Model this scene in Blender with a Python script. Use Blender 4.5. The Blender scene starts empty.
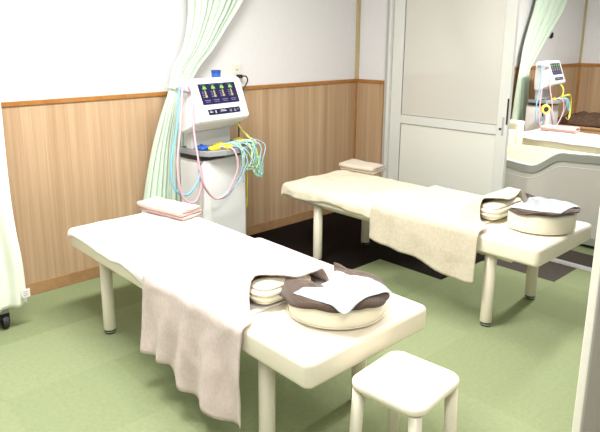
import bpy, bmesh, math, random
from math import sin, cos, pi, radians as R
from mathutils import Vector, Matrix, noise
from mathutils.bvhtree import BVHTree
random.seed(7)
S = bpy.context.scene
COL = S.collection

# ------------------------------------------------------------------ materials
def mat(name, col, rough=.5, spec=.5, noise_scale=None, amt=0.0, bump=0.0, bump_scale=200, metal=0.0,
        emit=None, estr=1.0, col2=None, sss=0.0, trans=0.0, sheen=0.0, coat=0.0):
    m = bpy.data.materials.new(name); m.use_nodes = True
    nt = m.node_tree; b = nt.nodes['Principled BSDF']
    b.inputs['Base Color'].default_value = (*col, 1)
    b.inputs['Roughness'].default_value = rough
    b.inputs['Specular IOR Level'].default_value = spec
    b.inputs['Metallic'].default_value = metal
    b.inputs['Sheen Weight'].default_value = sheen
    b.inputs['Coat Weight'].default_value = coat
    b.inputs['Transmission Weight'].default_value = trans
    if emit:
        b.inputs['Emission Color'].default_value = (*emit, 1)
        b.inputs['Emission Strength'].default_value = estr
    tc = nt.nodes.new('ShaderNodeTexCoord')
    if noise_scale:
        n = nt.nodes.new('ShaderNodeTexNoise'); n.inputs['Scale'].default_value = noise_scale
        n.inputs['Detail'].default_value = 4
        nt.links.new(tc.outputs['Object'], n.inputs['Vector'])
        r = nt.nodes.new('ShaderNodeValToRGB')
        c2 = col2 or tuple(max(0, c * (1 - amt)) for c in col)
        r.color_ramp.elements[0].position = .3; r.color_ramp.elements[1].position = .7
        r.color_ramp.elements[0].color = (*c2, 1); r.color_ramp.elements[1].color = (*col, 1)
        nt.links.new(n.outputs['Fac'], r.inputs['Fac']); nt.links.new(r.outputs['Color'], b.inputs['Base Color'])
    if bump:
        n2 = nt.nodes.new('ShaderNodeTexNoise'); n2.inputs['Scale'].default_value = bump_scale
        n2.inputs['Detail'].default_value = 3
        nt.links.new(tc.outputs['Object'], n2.inputs['Vector'])
        bp = nt.nodes.new('ShaderNodeBump'); bp.inputs['Strength'].default_value = bump
        bp.inputs['Distance'].default_value = .004
        nt.links.new(n2.outputs['Fac'], bp.inputs['Height']); nt.links.new(bp.outputs['Normal'], b.inputs['Normal'])
    return m

def wood(name, c1, c2, sx=60, sz=1.2, rough=.45, board=None):
    """fine vertical grain; stretched along z"""
    m = bpy.data.materials.new(name); m.use_nodes = True
    nt = m.node_tree; b = nt.nodes['Principled BSDF']; b.inputs['Roughness'].default_value = rough
    b.inputs['Specular IOR Level'].default_value = .3
    tc = nt.nodes.new('ShaderNodeTexCoord')
    mp = nt.nodes.new('ShaderNodeMapping'); mp.inputs['Scale'].default_value = (sx, sx, sz)
    n = nt.nodes.new('ShaderNodeTexNoise'); n.inputs['Scale'].default_value = 1; n.inputs['Detail'].default_value = 6
    n.inputs['Roughness'].default_value = .65
    nt.links.new(tc.outputs['Object'], mp.inputs['Vector']); nt.links.new(mp.outputs['Vector'], n.inputs['Vector'])
    mp2 = nt.nodes.new('ShaderNodeMapping'); mp2.inputs['Scale'].default_value = (sx * .16, sx * .16, sz * .2)
    n2 = nt.nodes.new('ShaderNodeTexNoise'); n2.inputs['Scale'].default_value = 1; n2.inputs['Detail'].default_value = 2
    nt.links.new(tc.outputs['Object'], mp2.inputs['Vector']); nt.links.new(mp2.outputs['Vector'], n2.inputs['Vector'])
    ad = nt.nodes.new('ShaderNodeMath'); ad.operation = 'ADD'
    nt.links.new(n.outputs['Fac'], ad.inputs[0]); nt.links.new(n2.outputs['Fac'], ad.inputs[1])
    r = nt.nodes.new('ShaderNodeValToRGB')
    r.color_ramp.elements[0].position = .38; r.color_ramp.elements[1].position = .62
    r.color_ramp.elements[0].color = (*c1, 1); r.color_ramp.elements[1].color = (*c2, 1)
    hf = nt.nodes.new('ShaderNodeMath'); hf.operation = 'MULTIPLY'; hf.inputs[1].default_value = .5
    nt.links.new(ad.outputs[0], hf.inputs[0]); nt.links.new(hf.outputs[0], r.inputs['Fac'])
    nt.links.new(r.outputs['Color'], b.inputs['Base Color'])
    return m

M = dict(
    wall=mat('white_wallpaper', (.72, .71, .725), .8, .2, 30, .03, .15, 120),
    ceil=mat('ceiling_white', (.8, .8, .78), .9),
    wood=wood('light_oak_panel', (.385, .250, .142), (.52, .368, .235), 130, 1.6),
    trim=wood('honey_trim', (.30, .125, .028), (.42, .19, .05), 20, 20),
    base=wood('baseboard_wood', (.33, .18, .085), (.42, .25, .125), 20, 20),
    cornerpost=mat('cream_corner_post', (.66, .60, .46), .5),
    cornerline=mat('tan_corner_line', (.46, .37, .20), .5),
    alu=mat('white_painted_aluminium', (.68, .69, .66), .35, .5),
    alug=mat('greyish_seal', (.42, .43, .41), .5),
    rail=mat('aluminium_rail', (.75, .75, .75), .3, metal=.6),
    panel=mat('milky_door_panel', (.74, .75, .69), .3, .5),
    frost=mat('milky_acrylic_pane', (.61, .60, .555), .14, .6, coat=.7),
    dark=mat('near_black_plastic', (.012, .012, .014), .45),
    rubber=mat('black_rubber', (.02, .02, .02), .6),
    steel=mat('chrome_ring', (.55, .55, .55), .25, metal=.9),
    vinyl=mat('cream_vinyl', (.82, .76, .63), .38, .5, 6, .03, .08, 400),
    vinylw=mat('pale_cream_vinyl', (.80, .755, .60), .35, .5),
    legc=mat('ivory_painted_steel', (.70, .655, .53), .3, .5),
    sheet=mat('white_pink_sheet', (.82, .76, .745), .9, .1, 60, .02, .25, 500, sheen=.3),
    towelw=mat('pinkish_bath_towel', (.78, .64, .60), .95, .1, 70, .14, 1.0, 420, sheen=.4),
    towelc=mat('beige_bath_towel', (.70, .62, .48), .95, .1, 70, .16, 1.0, 420, sheen=.4),
    sheetc=mat('cream_sheet', (.74, .665, .52), .9, .1, 60, .06, .5, 420, sheen=.3),
    pink=mat('pink_towel', (.70, .50, .45), .95, .1, 90, .08, .5, 420, sheen=.4),
    beige=mat('beige_towel', (.66, .56, .45), .95, .1, 90, .08, .5, 420, sheen=.4),
    brown=mat('brown_towel', (.100, .063, .044), .95, .1, 150, .35, .7, 420, sheen=.3),
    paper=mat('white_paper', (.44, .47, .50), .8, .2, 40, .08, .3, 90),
    curt=mat('mint_curtain', (.60, .715, .60), .85, .1, 25, .03),
    curty=mat('pale_curtain', (.78, .82, .73), .85, .1, 25, .02),
    mach=mat('machine_white', (.74, .745, .76), .3, .5),
    machg=mat('machine_grey', (.27, .28, .30), .4, .5),
    machl=mat('machine_light_grey', (.56, .57, .58), .4, .5),
    scr=mat('screen_glass', (.01, .008, .03), .25, .3, emit=(.006, .005, .020), estr=1),
    icg=mat('screen_green', (.1, .4, .05), .5, emit=(.30, .62, .14), estr=.35),
    icb=mat('screen_beige', (.3, .25, .15), .5, emit=(.42, .33, .17), estr=.2),
    icp=mat('screen_violet', (.1, .1, .25), .5, emit=(.16, .15, .38), estr=.35),
    icw=mat('strip_grey_marks', (.4, .4, .45), .5),
    green=mat('green_strip', (.12, .38, .15), .5),
    hp=mat('hose_pink', (.80, .42, .50), .35),
    hb=mat('hose_blue', (.20, .48, .72), .35),
    hc=mat('cord_teal', (.30, .60, .58), .4),
    hy=mat('cord_yellow', (.76, .68, .12), .4),
    hg=mat('cord_palegreen', (.50, .70, .30), .4),
    hgr=mat('cord_greyblue', (.30, .45, .60), .4),
    yel=mat('yellow_plastic', (.85, .66, .04), .35),
    blu=mat('blue_plastic', (.02, .10, .40), .35),
    plate=mat('outlet_ivory', (.72, .70, .62), .4),
    tub=mat('tub_grey_shell', (.50, .48, .44), .35, .5, 4, .04),
    tubr=mat('tub_rim_grey', (.26, .265, .235), .35),
    tubl=mat('tub_lip_white', (.72, .74, .74), .3),
    tubm=mat('tub_mat_yellowgreen', (.56, .62, .27), .45),
    jacket=mat('brown_jacket_cloth', (.10, .06, .04), .9, .1, 30, .4),
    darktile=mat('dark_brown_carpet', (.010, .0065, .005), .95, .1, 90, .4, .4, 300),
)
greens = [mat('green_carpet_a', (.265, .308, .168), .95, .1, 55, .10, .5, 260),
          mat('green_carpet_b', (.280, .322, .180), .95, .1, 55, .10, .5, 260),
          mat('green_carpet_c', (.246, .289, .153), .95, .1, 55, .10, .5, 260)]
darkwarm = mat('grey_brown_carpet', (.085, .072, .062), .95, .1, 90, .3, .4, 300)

# ------------------------------------------------------------------ helpers
def link(name, bm, material=None, parent=None, smooth=False, mods=(), kind=None, mats=None):
    me = bpy.data.meshes.new(name)
    bmesh.ops.recalc_face_normals(bm, faces=bm.faces)
    bm.to_mesh(me); bm.free()
    o = bpy.data.objects.new(name, me); COL.objects.link(o)
    for m in (mats or [material]): me.materials.append(m)
    if smooth:
        for p in me.polygons: p.use_smooth = True
    if parent: o.parent = parent
    for mm in mods:
        if mm[0] == 'solid':
            d = o.modifiers.new('s', 'SOLIDIFY'); d.thickness = mm[1]; d.offset = mm[2] if len(mm) > 2 else 0
        if mm[0] == 'bevel':
            d = o.modifiers.new('b', 'BEVEL'); d.width = mm[1]; d.segments = mm[2]; d.limit_method = 'ANGLE'
        if mm[0] == 'sub':
            d = o.modifiers.new('u', 'SUBSURF'); d.levels = mm[1]; d.render_levels = mm[1]
    if kind: o['kind'] = kind
    return o

def tag(o, label, cat, group=None):
    o['label'] = label; o['category'] = cat
    if group: o['group'] = group
    return o

def thing(name, label, cat, loc, rz=0, group=None):
    o = bpy.data.objects.new(name, None); COL.objects.link(o)
    o.empty_display_size = .1
    o.location = loc; o.rotation_euler = (0, 0, rz)
    return tag(o, label, cat, group)

def copy_tree(o, parent=None):
    c = o.copy(); COL.objects.link(c)
    if parent: c.parent = parent
    for ch in list(o.children): copy_tree(ch, c)
    return c

def box(bm, x0, x1, y0, y1, z0, z1, mi=0):
    vs = [bm.verts.new(p) for p in ((x0,y0,z0),(x1,y0,z0),(x1,y1,z0),(x0,y1,z0),(x0,y0,z1),(x1,y0,z1),(x1,y1,z1),(x0,y1,z1))]
    for f in ((0,3,2,1),(4,5,6,7),(0,1,5,4),(1,2,6,5),(2,3,7,6),(3,0,4,7)):
        fc = bm.faces.new([vs[i] for i in f]); fc.material_index = mi
    return vs

def boxo(name, m, dims, parent=None, bev=.003, kind=None):
    bm = bmesh.new(); box(bm, *dims)
    return link(name, bm, m, parent, kind=kind, mods=[('bevel', bev, 2)] if bev else ())

def rings(bm, rs, cap0=True, cap1=True, closed=True, mi=0):
    """skin a list of equal-length point rings"""
    vr = [[bm.verts.new(p) for p in r] for r in rs]
    n = len(vr[0])
    for a, b in zip(vr, vr[1:]):
        for i in range(n if closed else n - 1):
            j = (i + 1) % n
            f = bm.faces.new((a[i], a[j], b[j], b[i])); f.material_index = mi
    if cap0: bm.faces.new(list(reversed(vr[0]))).material_index = mi
    if cap1: bm.faces.new(vr[-1]).material_index = mi
    return vr

def rrect(hx, hy, r, n=6):
    pts = []
    for cx, cy, a0 in ((hx-r, hy-r, 0), (-hx+r, hy-r, 90), (-hx+r, -hy+r, 180), (hx-r, -hy+r, 270)):
        for k in range(n + 1):
            a = R(a0 + 90 * k / n); pts.append((cx + r*cos(a), cy + r*sin(a)))
    return pts

def cushion(bm, hx, hy, z0, z1, rc, re, crown=.0, n=6):
    """rounded rectangular slab with rolled edges"""
    rs = []
    for k in range(5):
        a = pi/2 * k / 4
        ins = re * (1 - sin(a)); rs.append([(x, y, z0 + re*(1-cos(a))) for x, y in rrect(hx-ins, hy-ins, max(rc-ins, .002), n)])
    for k in range(7):
        a = pi/2 * k / 6
        ins = re * (1 - cos(a)); rs.append([(x, y, z1 - re + re*sin(a)) for x, y in rrect(hx-ins, hy-ins, max(rc-ins, .002), n)])
    if crown:
        for s in (.8, .5, .2):
            rs.append([(x*s, y*s, z1 + crown*(1-s*s)) for x, y in rrect(hx-re, hy-re, max(rc-re, .002), n)])
    rings(bm, rs)

def lathe(bm, prof, seg=24, c=(0,0,0), mi=0):
    rings(bm, [[(c[0]+r*cos(2*pi*k/seg), c[1]+r*sin(2*pi*k/seg), c[2]+z) for k in range(seg)] for r, z in prof], mi=mi)

def catmull(pts, n=8):
    P = [Vector(p) for p in pts]; P = [2*P[0]-P[1]] + P + [2*P[-1]-P[-2]]
    out = []
    for i in range(1, len(P)-2):
        for k in range(n):
            t = k/n; a, b, c, d = P[i-1:i+3]
            out.append(.5*((2*b)+(c-a)*t+(2*a-5*b+4*c-d)*t*t+(3*b-a-3*c+d)*t**3))
    out.append(P[-2]); return out

def tube(bm, pts, r, seg=8, smooth_n=8, mi=0, flat=1.0):
    pts = catmull(pts, smooth_n) if smooth_n else [Vector(p) for p in pts]
    rs = []; up = None
    for i, p in enumerate(pts):
        t = (pts[min(i+1, len(pts)-1)] - pts[max(i-1, 0)]).normalized()
        if up is None:
            up = t.orthogonal().normalized()
        up = (up - t*up.dot(t)).normalized(); sd = t.cross(up)
        rs.append([tuple(p + up*r*cos(2*pi*k/seg) + sd*r*flat*sin(2*pi*k/seg)) for k in range(seg)])
    rings(bm, rs, mi=mi)

def fbm(x, y, z=0, o=3): return noise.fractal(Vector((x, y, z)), 1.0, 2.0, o)
def sstep(a, b, x):
    t = max(0, min(1, (x-a)/(b-a))); return t*t*(3-2*t)

# ------------------------------------------------------------------ room shell
TX, TY = .49, .48
xs = sorted({round(-.36 + TX*k, 4) for k in range(-9, 1)} | {0.0, .3} | {round(.3 + TX*k, 4) for k in range(0, 11)})
ys = [round(-.03 - TY*k, 4) for k in range(-1, 9)][::-1]
ys = sorted({round(-.51 - TY*k + 0.0, 4) for k in range(-1, 8)} | {0.10})
bm = bmesh.new(); gv = {}
def V(x, y):
    if (x, y) not in gv: gv[(x, y)] = bm.verts.new((x, y, 0))
    return gv[(x, y)]
for i in range(len(xs)-1):
    for j in range(len(ys)-1):
        cx, cy = (xs[i]+xs[i+1])/2, (ys[j]+ys[j+1])/2
        f = bm.faces.new((V(xs[i], ys[j]), V(xs[i+1], ys[j]), V(xs[i+1], ys[j+1]), V(xs[i], ys[j+1])))
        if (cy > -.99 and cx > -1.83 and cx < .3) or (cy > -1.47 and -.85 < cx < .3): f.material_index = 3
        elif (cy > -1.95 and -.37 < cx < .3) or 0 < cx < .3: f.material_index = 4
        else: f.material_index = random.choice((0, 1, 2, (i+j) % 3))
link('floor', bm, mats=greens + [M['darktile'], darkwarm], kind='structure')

XL, XR = -4.7, 4.55
boxo('ceiling', M['ceil'], (XL-.1, 5.7, -3.85, .1, 2.45, 2.55), bev=0, kind='structure')
boxo('wall_back', M['wall'], (XL-.1, 5.7, 0, .12, 0, 2.45), bev=0, kind='structure')
boxo('wall_left', M['wall'], (XL-.1, XL, -3.8, 0, 0, 2.45), bev=0, kind='structure')
WH = 1.105
def wains(name, x0, x1, y0, y1):
    return boxo(name, M['wood'], (x0, x1, y0, y1, .075, WH), bev=0, kind='structure')
# back wall dado
wains('trim_1', XL+.014, -.012, -.012, -.0005)
boxo('trim_2', M['trim'], (XL+.014, -.012, -.022, -.0005, WH+.0005, WH+.026), bev=.002, kind='structure')
boxo('baseboard_back', M['base'], (XL+.014, -.02, -.016, -.0005, 0.0005, .0745), bev=.002, kind='structure')
# short side wall with dado (plane x=0), runs from the corner to the door frame
boxo('wall_right', M['wall'], (0, .09, -.315, -.0005, 0, 2.45), bev=0, kind='structure')
wains('trim_3', -.0115, -.0005, -.305, -.0235)
boxo('trim_4', M['trim'], (-.022, -.0005, -.305, -.0235, WH+.0005, WH+.026), bev=.002, kind='structure')
boxo('trim_5', M['trim'], (-.022, -.0005, -.0225, -.0005, 0.08, WH+.026), bev=.002, kind='structure')
boxo('trim_6', M['trim'], (-.020, -.0005, -.3145, -.3055, 0.08, WH+.026), bev=.002, kind='structure')
boxo('baseboard_right', M['base'], (-.016, -.0005, -.3145, -.0005, 0.0005, .0745), bev=.002, kind='structure')
# cream corner post above the dado, with its two tan edge lines
bm = bmesh.new(); box(bm, -.022, -.0005, -.024, -.0005, WH+.027, 2.449)
box(bm, -.0245, -.0222, -.024, -.0005, WH+.027, 2.449, 1); box(bm, -.022, -.0005, -.0265, -.0242, WH+.027, 2.449, 1)
link('trim_7', bm, mats=[M['cornerpost'], M['cornerline']], kind='structure')

# sliding door in plane x=0
boxo('trim_8', M['alug'], (-.02, .07, -.345, -.316, 0, 2.1), bev=.002, kind='structure')
boxo('trim_9', M['alu'], (-.028, .075, -.368, -.346, 0, 2.1), bev=.002, kind='structure')
boxo('trim_10', M['alu'], (-.03, .08, -2.75, -.316, 2.101, 2.16), bev=.002, kind='structure')
boxo('wall_lintel', M['wall'], (0, .09, -2.75, -.3155, 2.161, 2.449), bev=0, kind='structure')
boxo('wall_right_end', M['wall'], (0, .09, -3.8, -2.7505, 0, 2.449), bev=0, kind='structure')
door = bpy.data.objects.new('door_1', None); COL.objects.link(door); door['kind'] = 'structure'; door.location = (0, -.9, 0)
def dl(name, m, d, bev=.002):
    x0, x1, y0, y1, z0, z1 = d
    return boxo(name, m, (x0, x1, y0+.9, y1+.9, z0, z1), door, bev)
bm = bmesh.new()
for d in ((0, .035, -.472, -.372, .02, 2.09), (0, .035, -1.38, -1.30, .02, 2.09),
          (0, .035, -1.2995, -.4725, .80, .868), (0, .035, -1.2995, -.4725, .02, .1), (0, .035, -1.2995, -.4725, 2.02, 2.09)):
    box(bm, d[0], d[1], d[2]+.9, d[3]+.9, d[4], d[5])
link('door_frame', bm, M['alu'], door, mods=[('bevel', .003, 2)])
bm = bmesh.new(); box(bm, .012, .02, -.3995, .4275, .8685, 2.0195); link('glass_pane', bm, M['frost'], door)
bm = bmesh.new(); box(bm, .012, .02, -.3995, .4275, .1005, .7995); link('lower_panel', bm, M['panel'], door)
bm = bmesh.new()
for y in (-.3975, .4255):
    box(bm, .0105, .0118, y-.002, y+.002, .869, 2.019)
    box(bm, .0105, .0118, y-.002, y+.002, .101, .799)
box(bm, .0105, .0118, -.3955, .4235, .8688, .872); box(bm, .0105, .0118, -.3955, .4235, .7965, .7992)
link('pane_gasket', bm, mat('dark_gasket', (.12, .10, .10), .6), door)
bm = bmesh.new(); box(bm, -.003, -.0003, -.455, -.44, .80, .93); link('latch', bm, M['alug'], door, mods=[('bevel', .002, 2)])
bm = bmesh.new(); lathe(bm, [(.009, 0), (.009, .004), (.004, .005)], 14)
bmesh.ops.transform(bm, matrix=Matrix.Translation((-.0003, -.43, .845)) @ Matrix.Rotation(-pi/2, 4, 'Y'), verts=bm.verts)
link('keyhole', bm, M['rubber'], door)
bm = bmesh.new(); box(bm, -.0035, -.0003, -.4795, -.468, .88, 1.06); link('pull_edge', bm, M['dark'], door)
# floor track of the sliding door
bm = bmesh.new(); box(bm, -.028, .036, -2.75, -.372, .0006, .006)
for x in (-.024, -.004, .016): box(bm, x, x+.007, -2.75, -.372, .006, .013)
link('trim_11', bm, M['rail'], kind='structure')
# foreground partition end at right
boxo('door_2', mat('cream_partition', (.66, .60, .52), .6), (-2.4495, -1.7, -2.893, -2.878, 0, 2.1), bev=0, kind='structure')
boxo('trim_12', mat('partition_edge', (.82, .79, .70), .4), (-2.47, -2.45, -2.896, -2.876, 0, 2.1), bev=.003, kind='structure')

# far room: its dado and corner
wains('trim_13', .095, XR-.012, -.012, -.0005)
boxo('trim_14', M['trim'], (.095, XR-.012, -.022, -.0005, WH+.0005, WH+.04), bev=.002, kind='structure')
boxo('baseboard_far', M['base'], (.095, XR-.02, -.016, -.0005, 0.0005, .0745), bev=.002, kind='structure')
boxo('wall_far_side', M['wall'], (XR, XR+.1, -3.8, -.0005, 0, 2.449), bev=0, kind='structure')
wains('trim_15', XR-.012, XR-.0005, -3.8, -.032)
boxo('trim_16', M['trim'], (XR-.022, XR-.0005, -3.8, -.032, WH+.0005, WH+.04), bev=.002, kind='structure')
boxo('trim_17', M['trim'], (XR-.03, XR-.0005, -.0315, -.0005, 0.08, WH+.04), bev=.002, kind='structure')
boxo('baseboard_far_side', M['base'], (XR-.016, XR-.0005, -3.8, -.032, 0.0005, .0745), bev=.002, kind='structure')
bm = bmesh.new(); box(bm, XR-.018, XR-.0005, -.018, -.0005, WH+.041, 2.449)
box(bm, XR-.023, XR-.0182, -.018, -.0005, WH+.041, 2.449, 1); box(bm, XR-.018, XR-.0005, -.023, -.0182, WH+.041, 2.449, 1)
link('trim_18', bm, mats=[M['cornerpost'], M['cornerline']], kind='structure')

# ------------------------------------------------------------------ treatment tables
HX, HL, ZT, TH = .314, .885, .5, .092
def make_table(label):
    t = thing('treatment_table', label, 'massage table', (0, 0, 0), 0, 'cream massage tables')
    bm = bmesh.new(); cushion(bm, HX, HL, ZT-TH, ZT, .03, .018, 0)
    link('mattress', bm, M['vinyl'], t, smooth=True)
    bm = bmesh.new()
    for x in (-.22, .22): box(bm, x-.02, x+.02, -.72, .72, .372, .4075)
    for y in (-.62, .62): box(bm, -.2, .2, y-.02, y+.02, .373, .407)
    link('frame', bm, M['legc'], t, mods=[('bevel', .003, 2)])
    for sx in (-1, 1):
        for sy in (-1, 1):
            bm = bmesh.new(); x, y = sx*.247, sy*.615
            lathe(bm, [(.029, .022), (.030, .026), (.030, .4075)], 20, (x, y, 0))
            l = link('leg', bm, M['legc'], t, smooth=False)
            for p in l.data.polygons: p.use_smooth = len(p.vertices) == 4
            bm = bmesh.new(); lathe(bm, [(.024, .0008), (.0275, .006), (.0275, .0095)], 20, (x, y, 0))
            lathe(bm, [(.0305, .0097), (.0305, .0155)], 20, (x, y, 0), 1)
            lathe(bm, [(.026, .0157), (.026, .0218)], 20, (x, y, 0))
            link('foot', bm, mats=[M['rubber'], M['steel']], parent=l)
    return t
X1, X2, X3 = -2.452, -.945, 2.225
YC = -1.345
t1 = make_table('cream massage table nearest, with pinkish white towel hanging to the left of the stool')
t1.location = (X1, YC, 0)
t2 = copy_tree(t1); t2.location = (X2, YC, 0); tag(t2, 'cream massage table under a beige towel, in front of the white sliding door', 'massage table')
t3 = copy_tree(t1); t3.location = (X3, YC, 0); tag(t3, 'white covered massage table seen through the doorway beyond the grey tub', 'massage table')

def cloth_over(name, m, cx, y0, y1, front_drop, back_drop, seed, bump=None, edge0=None, edge1=None, gap=.004, wr=.004,
               thick=.004, folds=.006, end_drop=0.0, nx=70, ny=90):
    """cloth laid across a table: front hang, rolled edge, top, back edge, hang.  front_drop/back_drop: f(y) lengths"""
    bm = bmesh.new(); hx = HX + gap; rr = .02
    grid = []
    for j in range(ny+1):
        v = j/ny; row = []
        yb = y0 + (y1-y0)*v
        fd, bd = front_drop(yb), back_drop(yb)
        Ltop = 2*(hx-rr); arc = rr*pi/2
        tot = fd + arc + Ltop + arc + bd
        for i in range(nx+1):
            s = tot*i/nx
            nf = fbm(yb*9+seed, s*5, seed, 3)
            if s < fd:
                h = fd - s
                fo = folds*(h/.3)*(sin(yb*38+seed+2.2*fbm(yb*3, h*2, seed))+1) + wr*max(0, nf+.3)
                x = -hx - fo - .002; z = ZT+gap - rr - h
            elif s < fd+arc:
                a = (s-fd)/rr; x = -hx+rr - rr*cos(a); z = ZT+gap-rr + rr*sin(a)
            elif s < fd+arc+Ltop:
                q = s-fd-arc; x = -hx+rr+q; z = ZT+gap + wr*max(0, nf+.25)*(1 if bump else sstep(-1.72, -1.6, yb))
            elif s < fd+2*arc+Ltop:
                a = (s-fd-arc-Ltop)/rr; x = hx-rr + rr*sin(a); z = ZT+gap-rr+rr*cos(a)
            else:
                x = hx + .003; z = ZT+gap-rr-(s-fd-2*arc-Ltop)
            y = yb
            if edge0: y += edge0(x)*(1-v)**2
            if edge1: y += edge1(x, z)*v**2
            if bump and z > ZT-.05:
                k = sstep(ZT-.05, ZT, z); z += bump(x, y)*k
            if end_drop:
                yend = HL + .006; yl = y - YC
                if yl > yend - .02:
                    e = yl-(yend-.02); a = min(e/.02, pi/2)
                    y = YC + yend-.02 + .02*sin(a); z -= .02*(1-cos(a)) + max(0, e-.02*pi/2)
            row.append(bm.verts.new((cx+x, y, z)))
        grid.append(row)
    for j in range(ny):
        for i in range(nx):
            bm.faces.new((grid[j][i], grid[j][i+1], grid[j+1][i+1], grid[j+1][i]))
    return link(name, bm, m, smooth=True, mods=[('solid', thick, 1)])

def bolster_bump(cyl, r, h, x0, x1, soft=.11):
    def f(x, y):
        d = abs(y-cyl); b = h*(1-sstep(r*.45, r+soft, d))
        return b*sstep(x0-.03, x0+.05, x)*(1-sstep(x1-.03, x1+.06, x))
    return f

# --- sheets
s1 = cloth_over('table_sheet', M['sheet'], X1, YC+HL+.028, -1.86, lambda y: .006+.012*max(0, fbm(y*4, 3)+.5)+.03*sstep(-1.0, -1.3, y), lambda y: .03, 3,
                gap=.003, wr=.004, thick=.003, folds=.0, end_drop=1)
tag(s1, 'white sheet covering the left end of the nearest massage table', 'sheet')
def hem2(y): return .046 + .008*sin(y*9+.5) + .012*fbm(y*5, 7)
s2 = cloth_over('table_sheet', M['sheetc'], X2, YC+HL+.022, -1.86, hem2, lambda y: .04, 11, gap=.004, wr=.012, thick=.004, folds=.02, end_drop=1)
tag(s2, 'rumpled cream sheet on the massage table by the sliding door', 'sheet')
s3 = cloth_over('table_sheet', M['sheet'], X3, YC+HL+.03, -2.1, lambda y: .0+.012*fbm(y*4, 5)+.01, lambda y: .05, 21, gap=.004, wr=.008, thick=.004, folds=.01, end_drop=1, nx=40, ny=60)
tag(s3, 'white sheet on the farthest massage table beyond the doorway', 'sheet')

# --- bolsters (ribbed)
def make_bolster(name, m, cx, cy, x0, x1, w, h, label, z0=ZT+.0095):
    bm = bmesh.new(); rs = []
    N = 40
    for k in range(N+1):
        t = k/N; z = z0 + h*t
        env = (max(0.0, 1-(abs(2*t-1))**2.6))**.5
        rib = 1 - .15*abs(cos(pi*4*t))**6
        e = max(.10, env)*rib
        hw, hy = (x1-x0)/2, w/2
        sx = hw - hy*(1-e); rs.append([(px, py, z) for px, py in rrect(sx, hy*e, hy*e*.92, 7)])
    rings(bm, rs)
    bmesh.ops.translate(bm, verts=bm.verts, vec=(cx+(x0+x1)/2, cy, 0))
    return tag(link(name, bm, m, smooth=True), label, 'bolster', 'ribbed bolsters under the towels')
make_bolster('bolster_pillow', M['vinylw'], X1, -1.815, -.195, .08, .13, .086, 'ribbed cream bolster poking out from under the pinkish white towel')
make_bolster('bolster_pillow', M['vinylw'], X2, -1.84, -.122, .22, .13, .092, 'ribbed cream bolster poking out from under the beige towel')

# --- bath towels
def e1b(x, z):
    return -.045 + .115*sstep(-.26, -.12, x) - .085*sstep(-.10, .02, x) + .05*sstep(.05, .3, x)
def e1a(x, z): 
    return -.035 + .125*sstep(-.30, -.18, x) - .085*sstep(-.17, -.02, x) + .05*sstep(.05,.3,x)
bt1 = cloth_over('bath_towel', M['towelw'], X1, -1.265, -1.893, lambda y: .325+.010*sin(y*14)+.04*sstep(-1.45, -1.5, y) , lambda y: .05, 5,
                 bump=bolster_bump(-1.815, .07, .098, -.215, .12), gap=.012, wr=.009, thick=.005, folds=.014, edge1=e1a, ny=110)
tag(bt1, 'pinkish white bath towel hanging over the front of the nearest massage table', 'towel')
def hemB(y): return .190 + .065*sstep(-1.3, -1.85, y) + .008*sin(y*17)
bt2 = cloth_over('bath_towel', M['towelc'], X2, -1.245, -1.885, hemB, lambda y: .05, 8,
                 bump=bolster_bump(-1.835, .075, .106, -.15, .25), gap=.020, wr=.007, thick=.005, folds=.008, edge1=e1b, ny=110)
tag(bt2, 'beige bath towel hanging over the front of the massage table by the sliding door', 'towel')

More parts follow.
